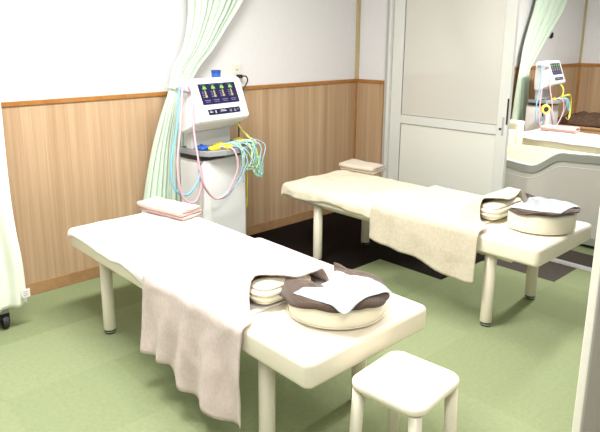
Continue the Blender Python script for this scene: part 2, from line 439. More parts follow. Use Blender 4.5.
# --- horseshoe face cushions with brown towel and paper
def shoe_path(a):            # a in [-1,1]; opening toward +y
    th = -pi/2 + a*R(138)
    return th
def make_face(cx, cy, rz, lab, seed, tw, h, a0=-1.04):
    ro, ri = .180, .070
    t = tag(bpy.data.objects.new('face_cushion', None), *lab[0]); COL.objects.link(t); t.location = (cx, cy, ZT+.0012); t.rotation_euler = (0, 0, rz)
    bm = bmesh.new(); rs = []; n = 44
    rm, hw = (ro+ri)/2, (ro-ri)/2
    for k in range(n+1):
        a = -1+2*k/n; th = shoe_path(a)
        e = (max(0, 1-abs(a)**14))**.5; e = max(e, .25)
        ring = []
        for q in range(20):
            p = 2*pi*q/20; c, s = cos(p), sin(p)
            dx = hw*e*(abs(c)**.45)*(1 if c > 0 else -1); dz = h/2*(.5+.5*e)*(abs(s)**.45)*(1 if s > 0 else -1)
            r = rm+dx; ring.append((r*cos(th), r*sin(th)*.96, h/2+dz))
        rs.append(ring)
    rings(bm, rs); link('pad', bm, M['vinylw'], t, smooth=True)
    bm = bmesh.new()
    tube(bm, [((ro+.0005)*cos(shoe_path(-.93+1.86*k/30)), (ro+.0005)*.96*sin(shoe_path(-.93+1.86*k/30)), .012) for k in range(31)], .0022, 6, 0)
    link('piping', bm, M['vinyl'], t, smooth=True)
    # brown towel: draped ring strip
    bm = bmesh.new(); g = []; n, mN = 60, 22
    for k in range(n+1):
        a = a0+(1.04-a0)*k/n; th = shoe_path(a); row = []
        tip = sstep(.80, 1.04, abs(a)); pk = tw[0] if a < 0 else tw[1]
        for q in range(mN+1):
            s = -1 + 2*q/mN
            w = hw+.004; r = rm + s*w + .004
            z = h+.006 - tw[2]*max(0, abs(s)-.80)/.20*(1 if s > 0 else .8) + .008*fbm(a*3+seed, s*2, seed) + .004*sin(a*17+s*3)
            z += pk*tip*(.4+.6*s) + .010*sin(s*2.2+a*4)
            r += .010*fbm(a*4, s, seed+4) + (.030*tip*max(0, s) if a < 0 and a0 < -1 else 0)
            z -= (.018*tip if a < 0 and a0 < -1 else 0)
            row.append(bm.verts.new((r*cos(th), r*sin(th)*.97 + .008*tip, max(z, h+.004 if abs(s) < .7 else h*.5))))
        g.append(row)
    for k in range(n):
        for q in range(mN): bm.faces.new((g[k][q], g[k+1][q], g[k+1][q+1], g[k][q+1]))
    o = link('face_towel', bm, M['brown'], smooth=True, mods=[('solid', .006, 1)])
    o.location = (cx, cy, ZT+.003); o.rotation_euler = (0, 0, rz); tag(o, *lab[1])
    return t, o
def make_paper(under, corners, notch, lab, seed):
    """corners A,B,C,D world xy(z); bilinear sheet with a wedge notch between A and D sides"""
    trees = []
    for o in under:
        b2 = bmesh.new(); b2.from_mesh(o.data); Mx = Matrix.Translation(o.parent.location if o.parent else o.location) @ Matrix.Rotation((o.parent or o).rotation_euler.z, 4, 'Z')
        bmesh.ops.transform(b2, matrix=Mx, verts=b2.verts); trees.append(BVHTree.FromBMesh(b2)); b2.free()
    def ground(x, y):
        z = -1
        for t_ in trees:
            h_ = t_.ray_cast(Vector((x, y, 1.2)), Vector((0, 0, -1)))
            if h_[0]: z = max(z, h_[0].z)
        return z
    bm = bmesh.new(); n = 36; g = []
    A, B, C, D = [Vector(c) for c in corners]
    for i in range(n+1):
        u = i/n; row = []
        for j in range(n+1):
            v = j/n
            lim = notch*max(0, 1-abs(v-.42)/.22)
            uu = lim + (1-lim)*u
            p = (A*(1-v)+D*v)*(1-uu) + (B*(1-v)+C*v)*uu
            row.append(p)
        g.append(row)
    base = min(c[2] for c in corners)
    Z = [[max([ground(p.x+dx, p.y+dy) for dx, dy in ((0, 0), (.006, 0), (-.006, 0), (0, .006), (0, -.006))] + [base-.03]) for p in row] for row in g]
    for it in range(7):
        Z2 = [[0]*(n+1) for _ in range(n+1)]
        for i in range(n+1):
            for j in range(n+1):
                nb = [Z[min(max(i+a, 0), n)][min(max(j+b, 0), n)] for a in (-1, 0, 1) for b in (-1, 0, 1)]
                Z2[i][j] = max(Z[i][j], sum(nb)/9)
        Z = Z2
    for i in range(n+1):
        for j in range(n+1):
            p = g[i][j]; p.z = Z[i][j] + .008 + .0025*fbm(i*.12+seed, j*.12, seed)
            g[i][j] = bm.verts.new(p)
    for i in range(n):
        for j in range(n): bm.faces.new((g[i][j], g[i+1][j], g[i+1][j+1], g[i][j+1]))
    return tag(link('paper_sheet', bm, M['paper'], smooth=True, mods=[('solid', .0012, 0)]), *lab)

F1 = make_face(-2.42, -2.022, R(-8), [('cream horseshoe face cushion on the nearest table, beside the stool', 'face cushion', 'horseshoe face cushions'),
      ('brown hand towel draped over the face cushion of the nearest table', 'towel', 'brown face towels')], 2, (.006, .022, .024), .084)
F2 = make_face(-.90, -2.055, R(-4), [('cream horseshoe face cushion on the table by the sliding door', 'face cushion', 'horseshoe face cushions'),
      ('brown hand towel draped over the face cushion by the sliding door', 'towel', 'brown face towels')], 9, (-.004, .016, .005), .102, -.85)
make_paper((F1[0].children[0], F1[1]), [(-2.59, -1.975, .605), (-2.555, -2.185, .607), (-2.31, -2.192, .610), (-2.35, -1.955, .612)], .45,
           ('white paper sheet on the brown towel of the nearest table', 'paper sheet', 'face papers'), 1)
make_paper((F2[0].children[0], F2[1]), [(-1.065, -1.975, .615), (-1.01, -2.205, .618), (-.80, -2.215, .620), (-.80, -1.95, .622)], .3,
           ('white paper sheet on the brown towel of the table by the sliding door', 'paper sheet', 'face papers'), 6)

# --- folded towels
def folded(m, loc, rz, L, W, layers, th, lab, seed=0):
    bm = bmesh.new(); rs = []
    path = []; r = th*.55; hw = W/2
    for k in range(layers):
        z = th*.55 + k*th*1.12; s = 1 if k % 2 == 0 else -1
        for q in range(9): path.append((s*(-hw+r + (W-2*r)*q/8), z))
        if k < layers-1:
            for q in range(1, 6):
                a = -pi/2 + pi*q/6; path.append((s*(hw-r+r*cos(a)), z+th*.56+th*.56*sin(a)))
    n = len(path)
    def off(sg):
        out = []
        for i, (x, z) in enumerate(path):
            a = path[max(i-1, 0)]; b = path[min(i+1, n-1)]; tx, tz = b[0]-a[0], b[1]-a[1]; l = math.hypot(tx, tz) or 1
            out.append((x - sg*tz/l*th*.47, z + sg*tx/l*th*.47))
        return out
    ring2 = off(1) + off(-1)[::-1]
    for k in range(17):
        y = -L/2 + L*k/16; e = 1
        rs.append([(x*(1+.03*fbm(y*8, z*30, seed)), y + .006*fbm(x*20, z*40, seed)*(1 if k in (0, 16) else 0), z + .006*fbm(x*8, y*8, seed)*z/(layers*th)) for x, z in ring2])
    rings(bm, rs)
    o = link('folded_towel', bm, m, smooth=True); o.location = loc; o.rotation_euler = (0, 0, rz)
    return tag(o, *lab)
folded(M['pink'], (-2.235, -.585, ZT+.013), R(12), .35, .15, 3, .0165, ('folded pink towel on the left end of the nearest massage table', 'towel', 'folded towels'), 1)
folded(M['beige'], (-.60, -.60, ZT+.019), R(6), .29, .17, 3, .016, ('folded beige towel on the massage table by the sliding door', 'towel', 'folded towels'), 4)
folded(M['pink'], (2.44, -.72, ZT+.018), R(8), .34, .17, 3, .015, ('folded pink towel on the farthest massage table beyond the doorway', 'towel', 'folded towels'), 7)

# ------------------------------------------------------------------ stool
st = thing('stool', 'square cream padded stool in the foreground beside the nearest table', 'stool', (-2.492, -2.388, 0), R(5))
SZ = .43
bm = bmesh.new(); cushion(bm, .139, .130, SZ-.034, SZ-.004, .048, .013, .004, 8); link('seat', bm, M['vinyl'], st, smooth=True)
bm = bmesh.new()
for s in (-1, 1):
    box(bm, -.092, .092, s*.099-.008, s*.099+.008, SZ-.052, SZ-.0345); box(bm, s*.108-.008, s*.108+.008, -.0905, .0905, SZ-.052, SZ-.0345)
link('seat_rail', bm, M['legc'], st, mods=[('bevel', .002, 2)])
for sx in (-1, 1):
    for sy in (-1, 1):
        bm = bmesh.new(); x, y = sx*.108, sy*.099
        rs = [[(x+sx*.012*(1-z/SZ)+r*cos(2*pi*k/20), y+sy*.012*(1-z/SZ)+r*sin(2*pi*k/20), z) for k in range(20)] for r, z in ((.02, .014), (.02, SZ-.0345))]
        rings(bm, rs); l = link('leg', bm, M['legc'], st)
        for p in l.data.polygons: p.use_smooth = len(p.vertices) == 4
        bm = bmesh.new(); lathe(bm, [(.018, .0006), (.022, .004), (.022, .0138)], 20, (x+sx*.012, y+sy*.012, 0)); link('rubber_foot', bm, M['rubber'], l)

# ------------------------------------------------------------------ therapy machine (local: front faces -y)
def make_machine():
    t = thing('therapy_machine', 'white electrotherapy machine with tilted screen against the wood panelling, tangled cords on its tray', 'therapy machine', (0, 0, 0), 0, 'electrotherapy machines')
    bm = bmesh.new()
    # console: loft of profile (y,z) across x
    prof = [(-.165, .978), (-.172, .990), (-.090, 1.213), (-.080, 1.226), (-.062, 1.231), (.02, 1.222), (.034, 1.210), (.036, 1.0), (.03, .915), (.02, .904), (-.02, .903), (-.155, .970)]
    rs = []
    for x, s in ((-.212, .90), (-.207, .955), (-.196, .985), (-.18, 1), (.18, 1), (.196, .985), (.207, .955), (.212, .90)):
        cy, cz = -.02, 1.08
        rs.append([(x - .028, cy+(y-cy)*s, cz+(z-cz)*s) for y, z in prof])
    rings(bm, rs); con = link('console', bm, M['mach'], t, smooth=False, mods=[('bevel', .006, 3)])
    # frame of front face
    A = Vector((0, -.172, .990)); B = Vector((0, -.090, 1.213)); up = (B-A).normalized(); nr = Vector((0, -up.z, up.y)); Lf = (B-A).length
    def fp(x, v, d): return A + up*v + nr*d + Vector((x-.034+.05*(.12-v), 0, 0))
    def fbox(bm, x0, x1, v0, v1, d0, d1, mi=0):
        vs = [bm.verts.new(fp(x, v, d)) for d in (d0, d1) for x, v in ((x0, v0), (x1, v0), (x1, v1), (x0, v1))]
        for f in ((0,1,2,3),(4,7,6,5),(0,4,5,1),(1,5,6,2),(2,6,7,3),(3,7,4,0)): bm.faces.new([vs[i] for i in f]).material_index = mi
    bm = bmesh.new(); fbox(bm, -.150, .152, .095, .223, .0006, .0035)
    def fbs(bm, x0, x1, v0, v1, d0, d1, mi=0): fbox(bm, x0, x1, v0-.014, v1-.014, d0, d1, mi)
    for c in range(4):
        xc = -.108 + c*.071
        for q in range(9):     # green meter wedge
            a = pi*q/8; fbs(bm, xc-.014+.0035*q, xc-.0115+.0035*q, .203, .203+.006+.016*sin(a)**.5*(1 if q % 3 else .5), .0036, .0042, 1)
        fbs(bm, xc-.005, xc+.006, .168, .190, .0036, .0042, 2); fbs(bm, xc-.008, xc+.009, .152, .166, .0036, .0042, 2); fbs(bm, xc-.0025, xc+.0035, .190, .197, .0036, .0042, 2)
        for q in range(4): fbs(bm, xc-.027, xc-.013, .186-q*.011, .190-q*.011, .0036, .0041, 3)
        fbs(bm, xc-.022, xc+.024, .132, .136, .0036, .0041, 3); fbs(bm, xc-.018, xc+.02, .122, .125, .0036, .0041, 3); fbs(bm, xc-.022, xc+.022, .229, .231, .0036, .0041, 3)
    scr = link('screen', bm, mats=[M['scr'], M['icg'], M['icb'], M['icp']], parent=con)
    bm = bmesh.new(); fbox(bm, -.128, .135, .030, .064, .0006, .0035)
    for x0, x1, v0, v1 in ((-.125, -.10, .052, .058), (-.125, -.11, .061, .064), (-.08, -.07, .046, .064), (-.035, .02, .053, .058), (-.03, .015, .062, .065), (.05, .066, .047, .050), (.05, .053, .05, .062), (.063, .066, .05, .062), (.09, .104, .047, .050), (.09, .093, .05, .062), (.101, .104, .05, .062), (.118, .13, .055, .058)):
        fbox(bm, x0*.93, x1*.93, v0-.008, v1-.008, .0036, .0042, 1)
    link('control_strip', bm, mats=[M['scr'], M['icw']], parent=con)
    for c in range(4):
        xc = -.105+c*.070; bm = bmesh.new(); fbox(bm, xc-.010, xc+.012, .077, .083, .0004, .0013); link('button', bm, M['machl'], con)
    bm = bmesh.new(); fbox(bm, .035, .065, .014, .0165, .0004, .0011); link('maker_line', bm, M['machl'], con)
    # handle on the left side and hook
    bm = bmesh.new(); tube(bm, [(-.236, .00, 1.172), (-.262, -.01, 1.175), (-.268, -.05, 1.17), (-.262, -.09, 1.165), (-.236, -.10, 1.16)], .012, 10)
    link('side_handle', bm, M['machg'], t, smooth=True)
    # neck panel
    bm = bmesh.new(); box(bm, -.185, .14, -.03, .03, .8005, .905); link('neck', bm, M['machl'], t, mods=[('bevel', .005, 2)])
    # tray
    bm = bmesh.new(); rs = []
    def tray(ins):
        return [(-.185+ins, .10), (-.185+ins, -.10), (-.160+ins*.5, -.155+ins), (-.06, -.195+ins), (.12, -.205+ins), (.235-ins*.5, -.185+ins), (.262-ins, -.12), (.262-ins, .10)]
    rings(bm, [[(x, y, z) for x, y in tray(i)] for i, z in ((.012, .7617), (0, .766), (0, .795), (.004, .800), (.012, .800), (.014, .788))])
    link('tray', bm, M['machg'], t, mods=[('bevel', .002, 2)])
    # recess + green strip
    bm = bmesh.new(); box(bm, -.175, .17, -.10, .10, .735, .7615); link('recess', bm, M['dark'], t)
    boxo('green_label_strip', M['green'], (.01, .10, -.112, -.1005, .735, .760), t, .001)
    # cabinet
    bm = bmesh.new(); rs = []
    for z, w, d in ((.05, .195, .0), (.70, .195, .0), (.7345, .190, -.004)):
        rs.append([(-w+.03, .12, z), (-w+.03, -.10+d*0, z), (-w+.065, -.125-d, z), (w-.02, -.125-d, z), (w+.012, -.10, z), (w+.012, .12, z)])
    rings(bm, rs); cab = link('cabinet', bm, M['mach'], t, mods=[('bevel', .006, 3)])
    bm = bmesh.new(); box(bm, -.1675, -.1652, -.08, -.06, .62, .72); link('slot', bm, M['dark'], cab)
    bm = bmesh.new(); box(bm, -.21, .21, -.15, .14, .035, .0495); link('base_plate', bm, M['machg'], t, mods=[('bevel', .01, 3)])
    for sx in (-.17, .17):
        for sy in (-.11, .10):
            bm = bmesh.new(); lathe(bm, [(.004, -.010), (.016, -.009), (.0165, .009), (.004, .010)], 18)
            bmesh.ops.transform(bm, matrix=Matrix.Translation((sx, sy, .0172)) @ Matrix.Rotation(pi/2, 4, 'Y'), verts=bm.verts)
            link('caster', bm, M['rubber'], t)
    return t
mc = make_machine(); mc.location = (-1.735, -.30, 0); mc.rotation_euler = (0, 0, R(7))
mc2 = copy_tree(mc); mc2.location = (2.84, -.33, 0); mc2.rotation_euler = (0, 0, R(6))
tag(mc2, 'farther electrotherapy machine seen through the doorway beyond the sliding door', 'therapy machine')

# hoses and cords of the near machine (in its local frame)
def hose(parent, name, m, pts, r, flat=1.0):
    bm = bmesh.new(); tube(bm, pts, r, 8, 10, flat=flat); return link(name, bm, m, parent, smooth=True)
H = lambda n, m, p, r=.006, par=mc: hose(par, n, m, p, r)
def main_hoses(par):
    H('hose', M['hb'], [(-.262, -.03, 1.155), (-.272, -.04, 1.187), (-.288, -.05, 1.15), (-.325, -.06, .95), (-.375, -.06, .76), (-.37, -.07, .60), (-.29, -.09, .545), (-.21, -.095, .61), (-.168, -.075, .67)], .0065, par)
    H('hose', M['hp'], [(-.262, -.06, 1.155), (-.272, -.065, 1.187), (-.283, -.07, 1.15), (-.315, -.08, .95), (-.355, -.09, .73), (-.33, -.10, .54), (-.25, -.12, .50), (-.19, -.11, .60), (-.168, -.080, .70)], .0065, par)
    H('hose', M['hp'], [(-.255, -.09, 1.15), (-.262, -.105, 1.19), (-.262, -.13, 1.16), (-.272, -.15, .95), (-.28, -.19, .78), (-.25, -.20, .62), (-.15, -.19, .51), (-.05, -.20, .54), (.01, -.225, .68), (-.01, -.218, .79), (-.04, -.17, .815), (-.09, -.13, .812)], .0055, par)
    H('hose', M['hgr'], [(-.21, -.10, .80), (-.255, -.17, .70), (-.24, -.19, .60), (-.16, -.19, .515), (-.06, -.19, .505), (.01, -.195, .56), (.05, -.22, .66), (.06, -.235, .76), (.04, -.21, .805), (.01, -.16, .812)], .0042, par)
main_hoses(mc)
H('cord', M['hc'], [(-0.014, -.15, 0.812), (0.036, -.19, 0.815), (0.085, -.23, 0.780), (0.135, -.24, 0.700), (0.175, -.235, 0.640), (0.215, -.23, 0.600)], .0035)
H('cord', M['hc'], [(0.016, -.13, 0.815), (0.086, -.17, 0.818), (0.156, -.215, 0.800), (0.165, -.23, 0.700), (0.205, -.22, 0.660), (0.195, -.23, 0.600), (0.225, -.22, 0.590)], .0035)
H('cord', M['hc'], [(-.01, -.14, .82), (.04, -.18, .825), (.08, -.225, .76), (.10, -.235, .68), (.13, -.235, .74), (.16, -.22, .82), (.12, -.14, .82)], .003)
H('cord', M['hgr'], [(.14, -.225, .79), (.15, -.235, .72), (.08, -.23, .66), (.03, -.225, .60), (-.02, -.22, .56)], .003)
H('cord', M['hgr'], [(.05, -.21, .80), (.085, -.235, .72), (.05, -.232, .64), (.06, -.225, .58)], .003)
H('cord', M['hg'], [(0.126, -.12, 0.812), (0.196, -.17, 0.810), (0.215, -.20, 0.740), (0.195, -.21, 0.640), (0.225, -.20, 0.590), (0.245, -.20, 0.640), (0.225, -.205, 0.720)], .0035)
H('cord', M['hg'], [(0.086, -.13, 0.830), (0.166, -.19, 0.830), (0.185, -.215, 0.760), (0.225, -.21, 0.660), (0.205, -.215, 0.600), (0.175, -.22, 0.660), (0.195, -.215, 0.720)], .003)
H('cord', M['hc'], [(0.066, -.16, 0.830), (0.146, -.21, 0.830), (0.175, -.225, 0.740), (0.215, -.225, 0.650), (0.255, -.21, 0.620), (0.235, -.21, 0.580), (0.185, -.22, 0.600)], .003)
H('cord', M['hy'], [(0.176, .0, 0.905), (0.199, -.03, 0.930), (0.214, -.06, 0.880), (0.229, -.11, 0.835), (0.256, -.15, 0.800), (0.225, -.17, 0.700), (0.235, -.18, 0.620), (0.215, -.18, 0.600)], .006)
H('cord', M['hg'], [(0.166, .02, 0.905), (0.201, -.02, 0.940), (0.221, -.05, 0.880), (0.236, -.10, 0.840), (0.227, -.14, 0.760), (0.215, -.17, 0.660)], .005)
H('cord', M['hy'], [(0.186, -.10, 0.812), (0.226, -.14, 0.825), (0.266, -.13, 0.800), (0.265, -.12, 0.720), (0.245, -.14, 0.660), (0.227, -.15, 0.640)], .0035)
H('cord', M['hy'], [(.255, -.03, .70), (.222, -.04, .62), (.222, -.05, .50), (.225, -.05, .40), (.212, -.05, .36)], .005)
H('cord', M['hy'], [(.255, -.06, .802), (.285, -.03, .80), (.300, -.02, .72), (.302, -.02, .60), (.300, -.02, .48), (.298, -.02, .38), (.29, -.02, .33)], .006)
H('cord', M['hg'], [(.262, -.05, .68), (.235, -.06, .60), (.23, -.06, .48), (.228, -.06, .38)], .004)
for k in range(7):
    rnd = random.Random(k+3); j_ = lambda a: rnd.uniform(-a, a)
    x0 = -.04+.035*k
    H('cord', M[('hc', 'hg', 'hc', 'hy', 'hg', 'hc', 'hgr')[k]], [(x0, -.12+j_(.02), .822), (x0+.05, -.17+j_(.01), .832+j_(.004)), (x0+.08+j_(.02), -.222, .79), (x0+.09+j_(.03), -.232, .70+j_(.03)), (.18+j_(.03), -.228, .63+j_(.03)), (.21+j_(.02), -.225, .60+j_(.02)), (.225+j_(.02), -.222, .66+j_(.03)), (.20+j_(.03), -.225, .73)], .003)
# cords of the far machine
main_hoses(mc2)
H('cord', M['hy'], [(.08, -.13, .975), (.09, -.17, .93), (.09, -.18, .87), (.08, -.17, .81)], .009, mc2)
H('cord', M['hy'], [(.12, -.16, .82), (.24, -.2, .83), (.34, -.2, .74), (.36, -.2, .60), (.30, -.2, .55), (.22, -.2, .58)], .006, mc2)
H('cord', M['hy'], [(.02, -.16, .82), (.18, -.22, .85), (.27, -.22, .78), (.27, -.22, .66), (.24, -.22, .58)], .006, mc2)
H('cord', M['hc'], [(.0, -.15, .815), (.1, -.22, .80), (.14, -.23, .70), (.2, -.23, .66), (.18, -.22, .78), (.12, -.18, .82)], .006, mc2)

# electrode connectors resting on the tray
def make_pad(m):
    t = thing('electrode_pad', 'x', 'electrode pad', (0, 0, 0))
    bm = bmesh.new(); rs = []
    for z, s in ((0, .86), (.003, 1), (.014, 1), (.019, .88), (.022, .6)):
        rs.append([(x*s, y*s, z) for x, y in rrect(.038, .022, .012, 5)])
    rings(bm, rs); link('shell', bm, m, t, smooth=True)
    bm = bmesh.new(); lathe(bm, [(.009, .0222), (.009, .027), (.005, .029)], 14); link('knob', bm, m, t, smooth=True)
    return t
def pad_at(proto, x, y, rz, label, z=.8012, machine=None, first=False):
    o = proto if first else copy_tree(proto)
    mt = Matrix.Translation((-1.735, -.30, 0)) @ Matrix.Rotation(R(7), 4, 'Z') if not machine else Matrix.Translation((2.84, -.33, 0)) @ Matrix.Rotation(R(6), 4, 'Z')
    p = mt @ Vector((x, y, z)); o.location = p; o.rotation_euler = (0, 0, rz)
    return tag(o, label, 'electrode pad', 'electrode pads on machine trays')
pb = make_pad(M['blu']); py_ = make_pad(M['yel'])
pad_at(pb, -.145, -.095, R(15), 'blue electrode pad at the left end of the near machine tray', first=True)
pad_at(pb, -.13, -.052, R(10), 'blue electrode pad at the back left of the near machine tray, against the neck')
pad_at(py_, -.105, -.142, R(5), 'yellow electrode pad at the front left of the near machine tray', first=True)
pad_at(py_, -.01, -.165, R(20), 'yellow electrode pad at the middle front of the near machine tray, under the cords')
pad_at(py_, .0, -.08, R(5), 'yellow electrode pad at the middle back of the near machine tray')
pad_at(py_, .20, -.045, R(0), 'yellow electrode pad at the right back of the near machine tray')
pad_at(pb, .195, -.125, R(-10), 'blue electrode pad at the right end of the near machine tray')
pad_at(pb, .12, -.10, R(20), 'blue electrode pad among the cords right of centre on the near machine tray')
pad_at(py_, -.09, -.15, R(0), 'yellow electrode pad on the tray of the machine beyond the doorway', machine=1)
pad_at(pb, .13, -.13, R(10), 'blue electrode pad on the tray of the machine beyond the doorway', machine=1)
# round yellow cable reel hung on the far machine's side
rl = thing('cable_reel', 'round yellow reel hanging at the left of the farther machine', 'reel', (2.545, -.50, .72), 0)
bm = bmesh.new(); lathe(bm, [(.018, -.012), (.05, -.012), (.052, 0), (.05, .012), (.018, .012)], 22); bmesh.ops.rotate(bm, verts=bm.verts, matrix=Matrix.Rotation(R(90), 3, 'X') , cent=(0,0,0)); bmesh.ops.rotate(bm, verts=bm.verts, matrix=Matrix.Rotation(R(-35), 3, 'Z'), cent=(0,0,0))
link('flange', bm, M['hy'], rl, smooth=False)
bm = bmesh.new(); lathe(bm, [(.028, .013), (.026, .02), (.004, .02)], 22); bmesh.ops.rotate(bm, verts=bm.verts, matrix=Matrix.Rotation(R(90), 3, 'X'), cent=(0,0,0)); bmesh.ops.rotate(bm, verts=bm.verts, matrix=Matrix.Rotation(R(-35), 3, 'Z'), cent=(0,0,0))
link('hub', bm, M['rubber'], rl)
bm = bmesh.new(); tube(bm, [(.01, .0, .05), (.03, .02, .09), (.06, .05, .115)], .004); link('hanger', bm, M['machg'], rl)

# blue jar on the console
j = thing('jar', 'small blue jar standing on top of the near machine console', 'jar', (-1.668, -.275, 1.2247), 0)
bm = bmesh.new(); lathe(bm, [(.027, 0), (.029, .003), (.029, .026), (.027, .029)], 24); link('jar_body', bm, M['blu'], j)
bm = bmesh.new(); lathe(bm, [(.031, .0292), (.031, .044), (.028, .046)], 24); link('lid', bm, mat('dark_blue_lid', (.015, .06, .25), .4), j)

# ------------------------------------------------------------------ outlets
def outlet(x, z, label, w=.036, h=.058):
    t = thing('wall_outlet', label, 'outlet', (x, -.0006, z), 0)
    bm = bmesh.new(); box(bm, -w, w, -.008, 0, -h, h); link('cover_plate', bm, M['plate'], t, mods=[('bevel', .003, 2)])
    for zz in (.018, -.022):
        bm = bmesh.new(); box(bm, -.008, -.005, -.0095, -.0082, zz-.006, zz+.006); box(bm, .005, .008, -.0095, -.0082, zz-.006, zz+.006); link('socket', bm, M['dark'], t)
    return t
outlet(-1.293, 1.232, 'ivory double wall outlet above the dado beside the near machine')
outlet(4.20, 1.28, 'small wall outlet on the far wall beyond the doorway', .03, .05)
pg = thing('power_plug', 'black power plug and cord in the ivory outlet beside the machine', 'plug', (-1.285, -.0105, 1.205), 0)
bm = bmesh.new(); box(bm, -.014, .016, -.035, 0, -.014, .012); link('plug_body', bm, M['dark'], pg, mods=[('bevel', .004, 2)])
bm = bmesh.new(); tube(bm, [(.005, -.03, 0), (.03, -.05, .0), (.045, -.05, -.03), (.03, -.04, -.07), (.0, -.045, -.11), (-.03, -.05, -.2), (-.04, -.05, -.4), (-.05, -.05, -.8), (-.09, -.07, -1.19), (-.2, -.12, -1.195)], .005); link('power_cord', bm, M['dark'], pg, smooth=True)

# ------------------------------------------------------------------ curtains
def curtain(name, m, rows, npl, label, seed=0, n=150, thick=.002, group='mint curtains'):
    """rows: list of (z, xl, xr, y, amp); pleated sheet through them"""
    bm = bmesh.new(); g = []
    rr = []
    for (a, b) in zip(rows, rows[1:]):
        steps = max(2, int(abs(a[0]-b[0])/.03))
        for k in range(steps):
            t = k/steps; rr.append((a, b, t))
    rr.append((rows[-2], rows[-1], 1.0))
    idx = [rows.index(a) for a, b, t in rr]
    def cr(i, t, c):
        P = rows; p0 = P[max(i-1, 0)][c]; p1 = P[i][c]; p2 = P[min(i+1, len(P)-1)][c]; p3 = P[min(i+2, len(P)-1)][c]
        return .5*((2*p1)+(p2-p0)*t+(2*p0-5*p1+4*p2-p3)*t*t+(3*p1-p0-3*p2+p3)*t**3)
    for i, (a, b, t) in zip(idx, rr):
        z, xl, xr, y, amp = [cr(i, t, c) for c in range(5)]
        row = []
        for k in range(n+1):
            u = k/n
            uu = u + .012*fbm(u*5, z*.8, seed)
            ph = uu*npl*2*pi + .5*fbm(u*3, z*1.3, seed+3)
            yy = y + amp*(sin(ph) + .35*sin(2.3*ph+1+seed)) + amp*.5*fbm(u*6, z*2, seed)
            xx = xl + (xr-xl)*u + amp*.35*cos(ph)
            row.append(bm.verts.new((xx, yy, z)))
        g.append(row)
    for q in range(len(g)-1):
        for k in range(n): bm.faces.new((g[q][k], g[q][k+1], g[q+1][k+1], g[q+1][k]))
    t = thing(name, label, 'curtain', (rows[-1][1], rows[-1][3], rows[-1][0]), 0, group)
    mt = Matrix.Translation(t.location).inverted(); bmesh.ops.transform(bm, matrix=mt, verts=bm.verts)
    link('curtain_cloth', bm, m, t, smooth=True, mods=[('solid', thick, 0)])
    return t
YN = -.088
near_rows = [(2.39, -1.80, -.93, YN, .022), (2.0, -1.76, -1.12, YN, .022), (1.72, -1.74, -1.30, YN, .022), (1.57, -1.745, -1.42, YN, .020), (1.40, -1.79, -1.56, YN, .016), (1.30, -1.86, -1.66, YN, .012),
             (1.19, -1.895, -1.74, YN, .009), (1.12, -1.91, -1.78, YN, .010), (1.0, -1.96, -1.79, YN, .016), (.9, -2.0, -1.79, YN, .018), (.75, -2.05, -1.79, YN, .020), (.49, -2.115, -1.78, YN, .022), (.10, -2.20, -1.77, YN, .022)]
c1 = curtain('curtain', M['curt'], near_rows, 9, 'mint green curtain tied back behind the near electrotherapy machine', 1)
bm = bmesh.new(); tube(bm, [(x_+2.20, y_, z_-.10) for x_, y_, z_ in ((-1.91, -.020, 1.165), (-1.84, -.036, 1.155), (-1.76, -.020, 1.16), (-1.75, .012, 1.165), (-1.84, .034, 1.16), (-1.91, .012, 1.165), (-1.918, 0, 1.165), (-1.91, -.020, 1.165))], .005, 8, 8)
link('tieback', bm, M['curt'], c1, smooth=True)
OX = 4.42
far_rows = [(2.39, 3.2, 4.1, YN, .022), (2.1, 3.08, 3.88, YN, .022), (1.92, 3.0, 3.73, YN, .022), (1.74, 2.93, 3.60, YN, .020), (1.45, 2.80, 3.27, YN, .018), (1.20, 2.74, 3.02, YN, .014), (1.09, 2.71, 2.93, YN, .012),
            (.9, 2.69, 2.95, YN, .016), (.56, 2.66, 2.98, YN, .02), (.10, 2.62, 3.0, YN, .022)]
curtain('curtain', M['curt'], far_rows, 7, 'farther mint curtain hanging beyond the doorway, left of the farther machine', 5, n=100)
left_rows = [(2.39, -3.75, -3.015, -.38, .012), (1.2, -3.75, -3.015, -.38, .012), (.95, -3.76, -3.015, -.38, .012), (.6, -3.78, -3.01, -.38, .013), (.35, -3.80, -2.99, -.38, .014), (.12, -3.82, -2.985, -.38, .015)]
c3 = curtain('curtain', M['curty'], left_rows, 7, 'pale curtain hanging at the far left with a white care label at its hem', 8)
bm = bmesh.new(); box(bm, -3.01+3.82, -2.97+3.82, -.027, -.025, .05, .095); 
for k in range(3): box(bm, -3.003+3.82, -2.98+3.82, -.0282, -.0271, .06+.01*k, .063+.01*k, 1)
link('care_label', bm, mats=[M['sheet'], M['icw']], parent=c3)
# ceiling rails for the curtains
for x0, x1, y, lab in ((-3.9, -2.9, -.38, 'white curtain rail over the pale curtain at the far left'), (-1.95, -.8, YN, 'white curtain rail over the curtain behind the near machine'), (2.6, 4.3, YN, 'white curtain rail beyond the doorway')):
    bm = bmesh.new(); box(bm, x0, x1, y-.012, y+.012, 2.425, 2.4495); tag(link('curtain_rail', bm, M['alu']), lab, 'curtain rail')
# black hook on the far wall
bm = bmesh.new()
rings(bm, [[(-.03, -.004, -.03), (.03, -.004, -.02), (.03, -.004, .045)], [(-.02, -.03, -.03), (.025, -.03, -.02), (.025, -.03, .03)]])
hk = link('curtain_hook', bm, M['dark']); hk.location = (3.60, .003, 1.50); tag(hk, 'small black curtain hook on the far white wall beyond the doorway', 'hook')

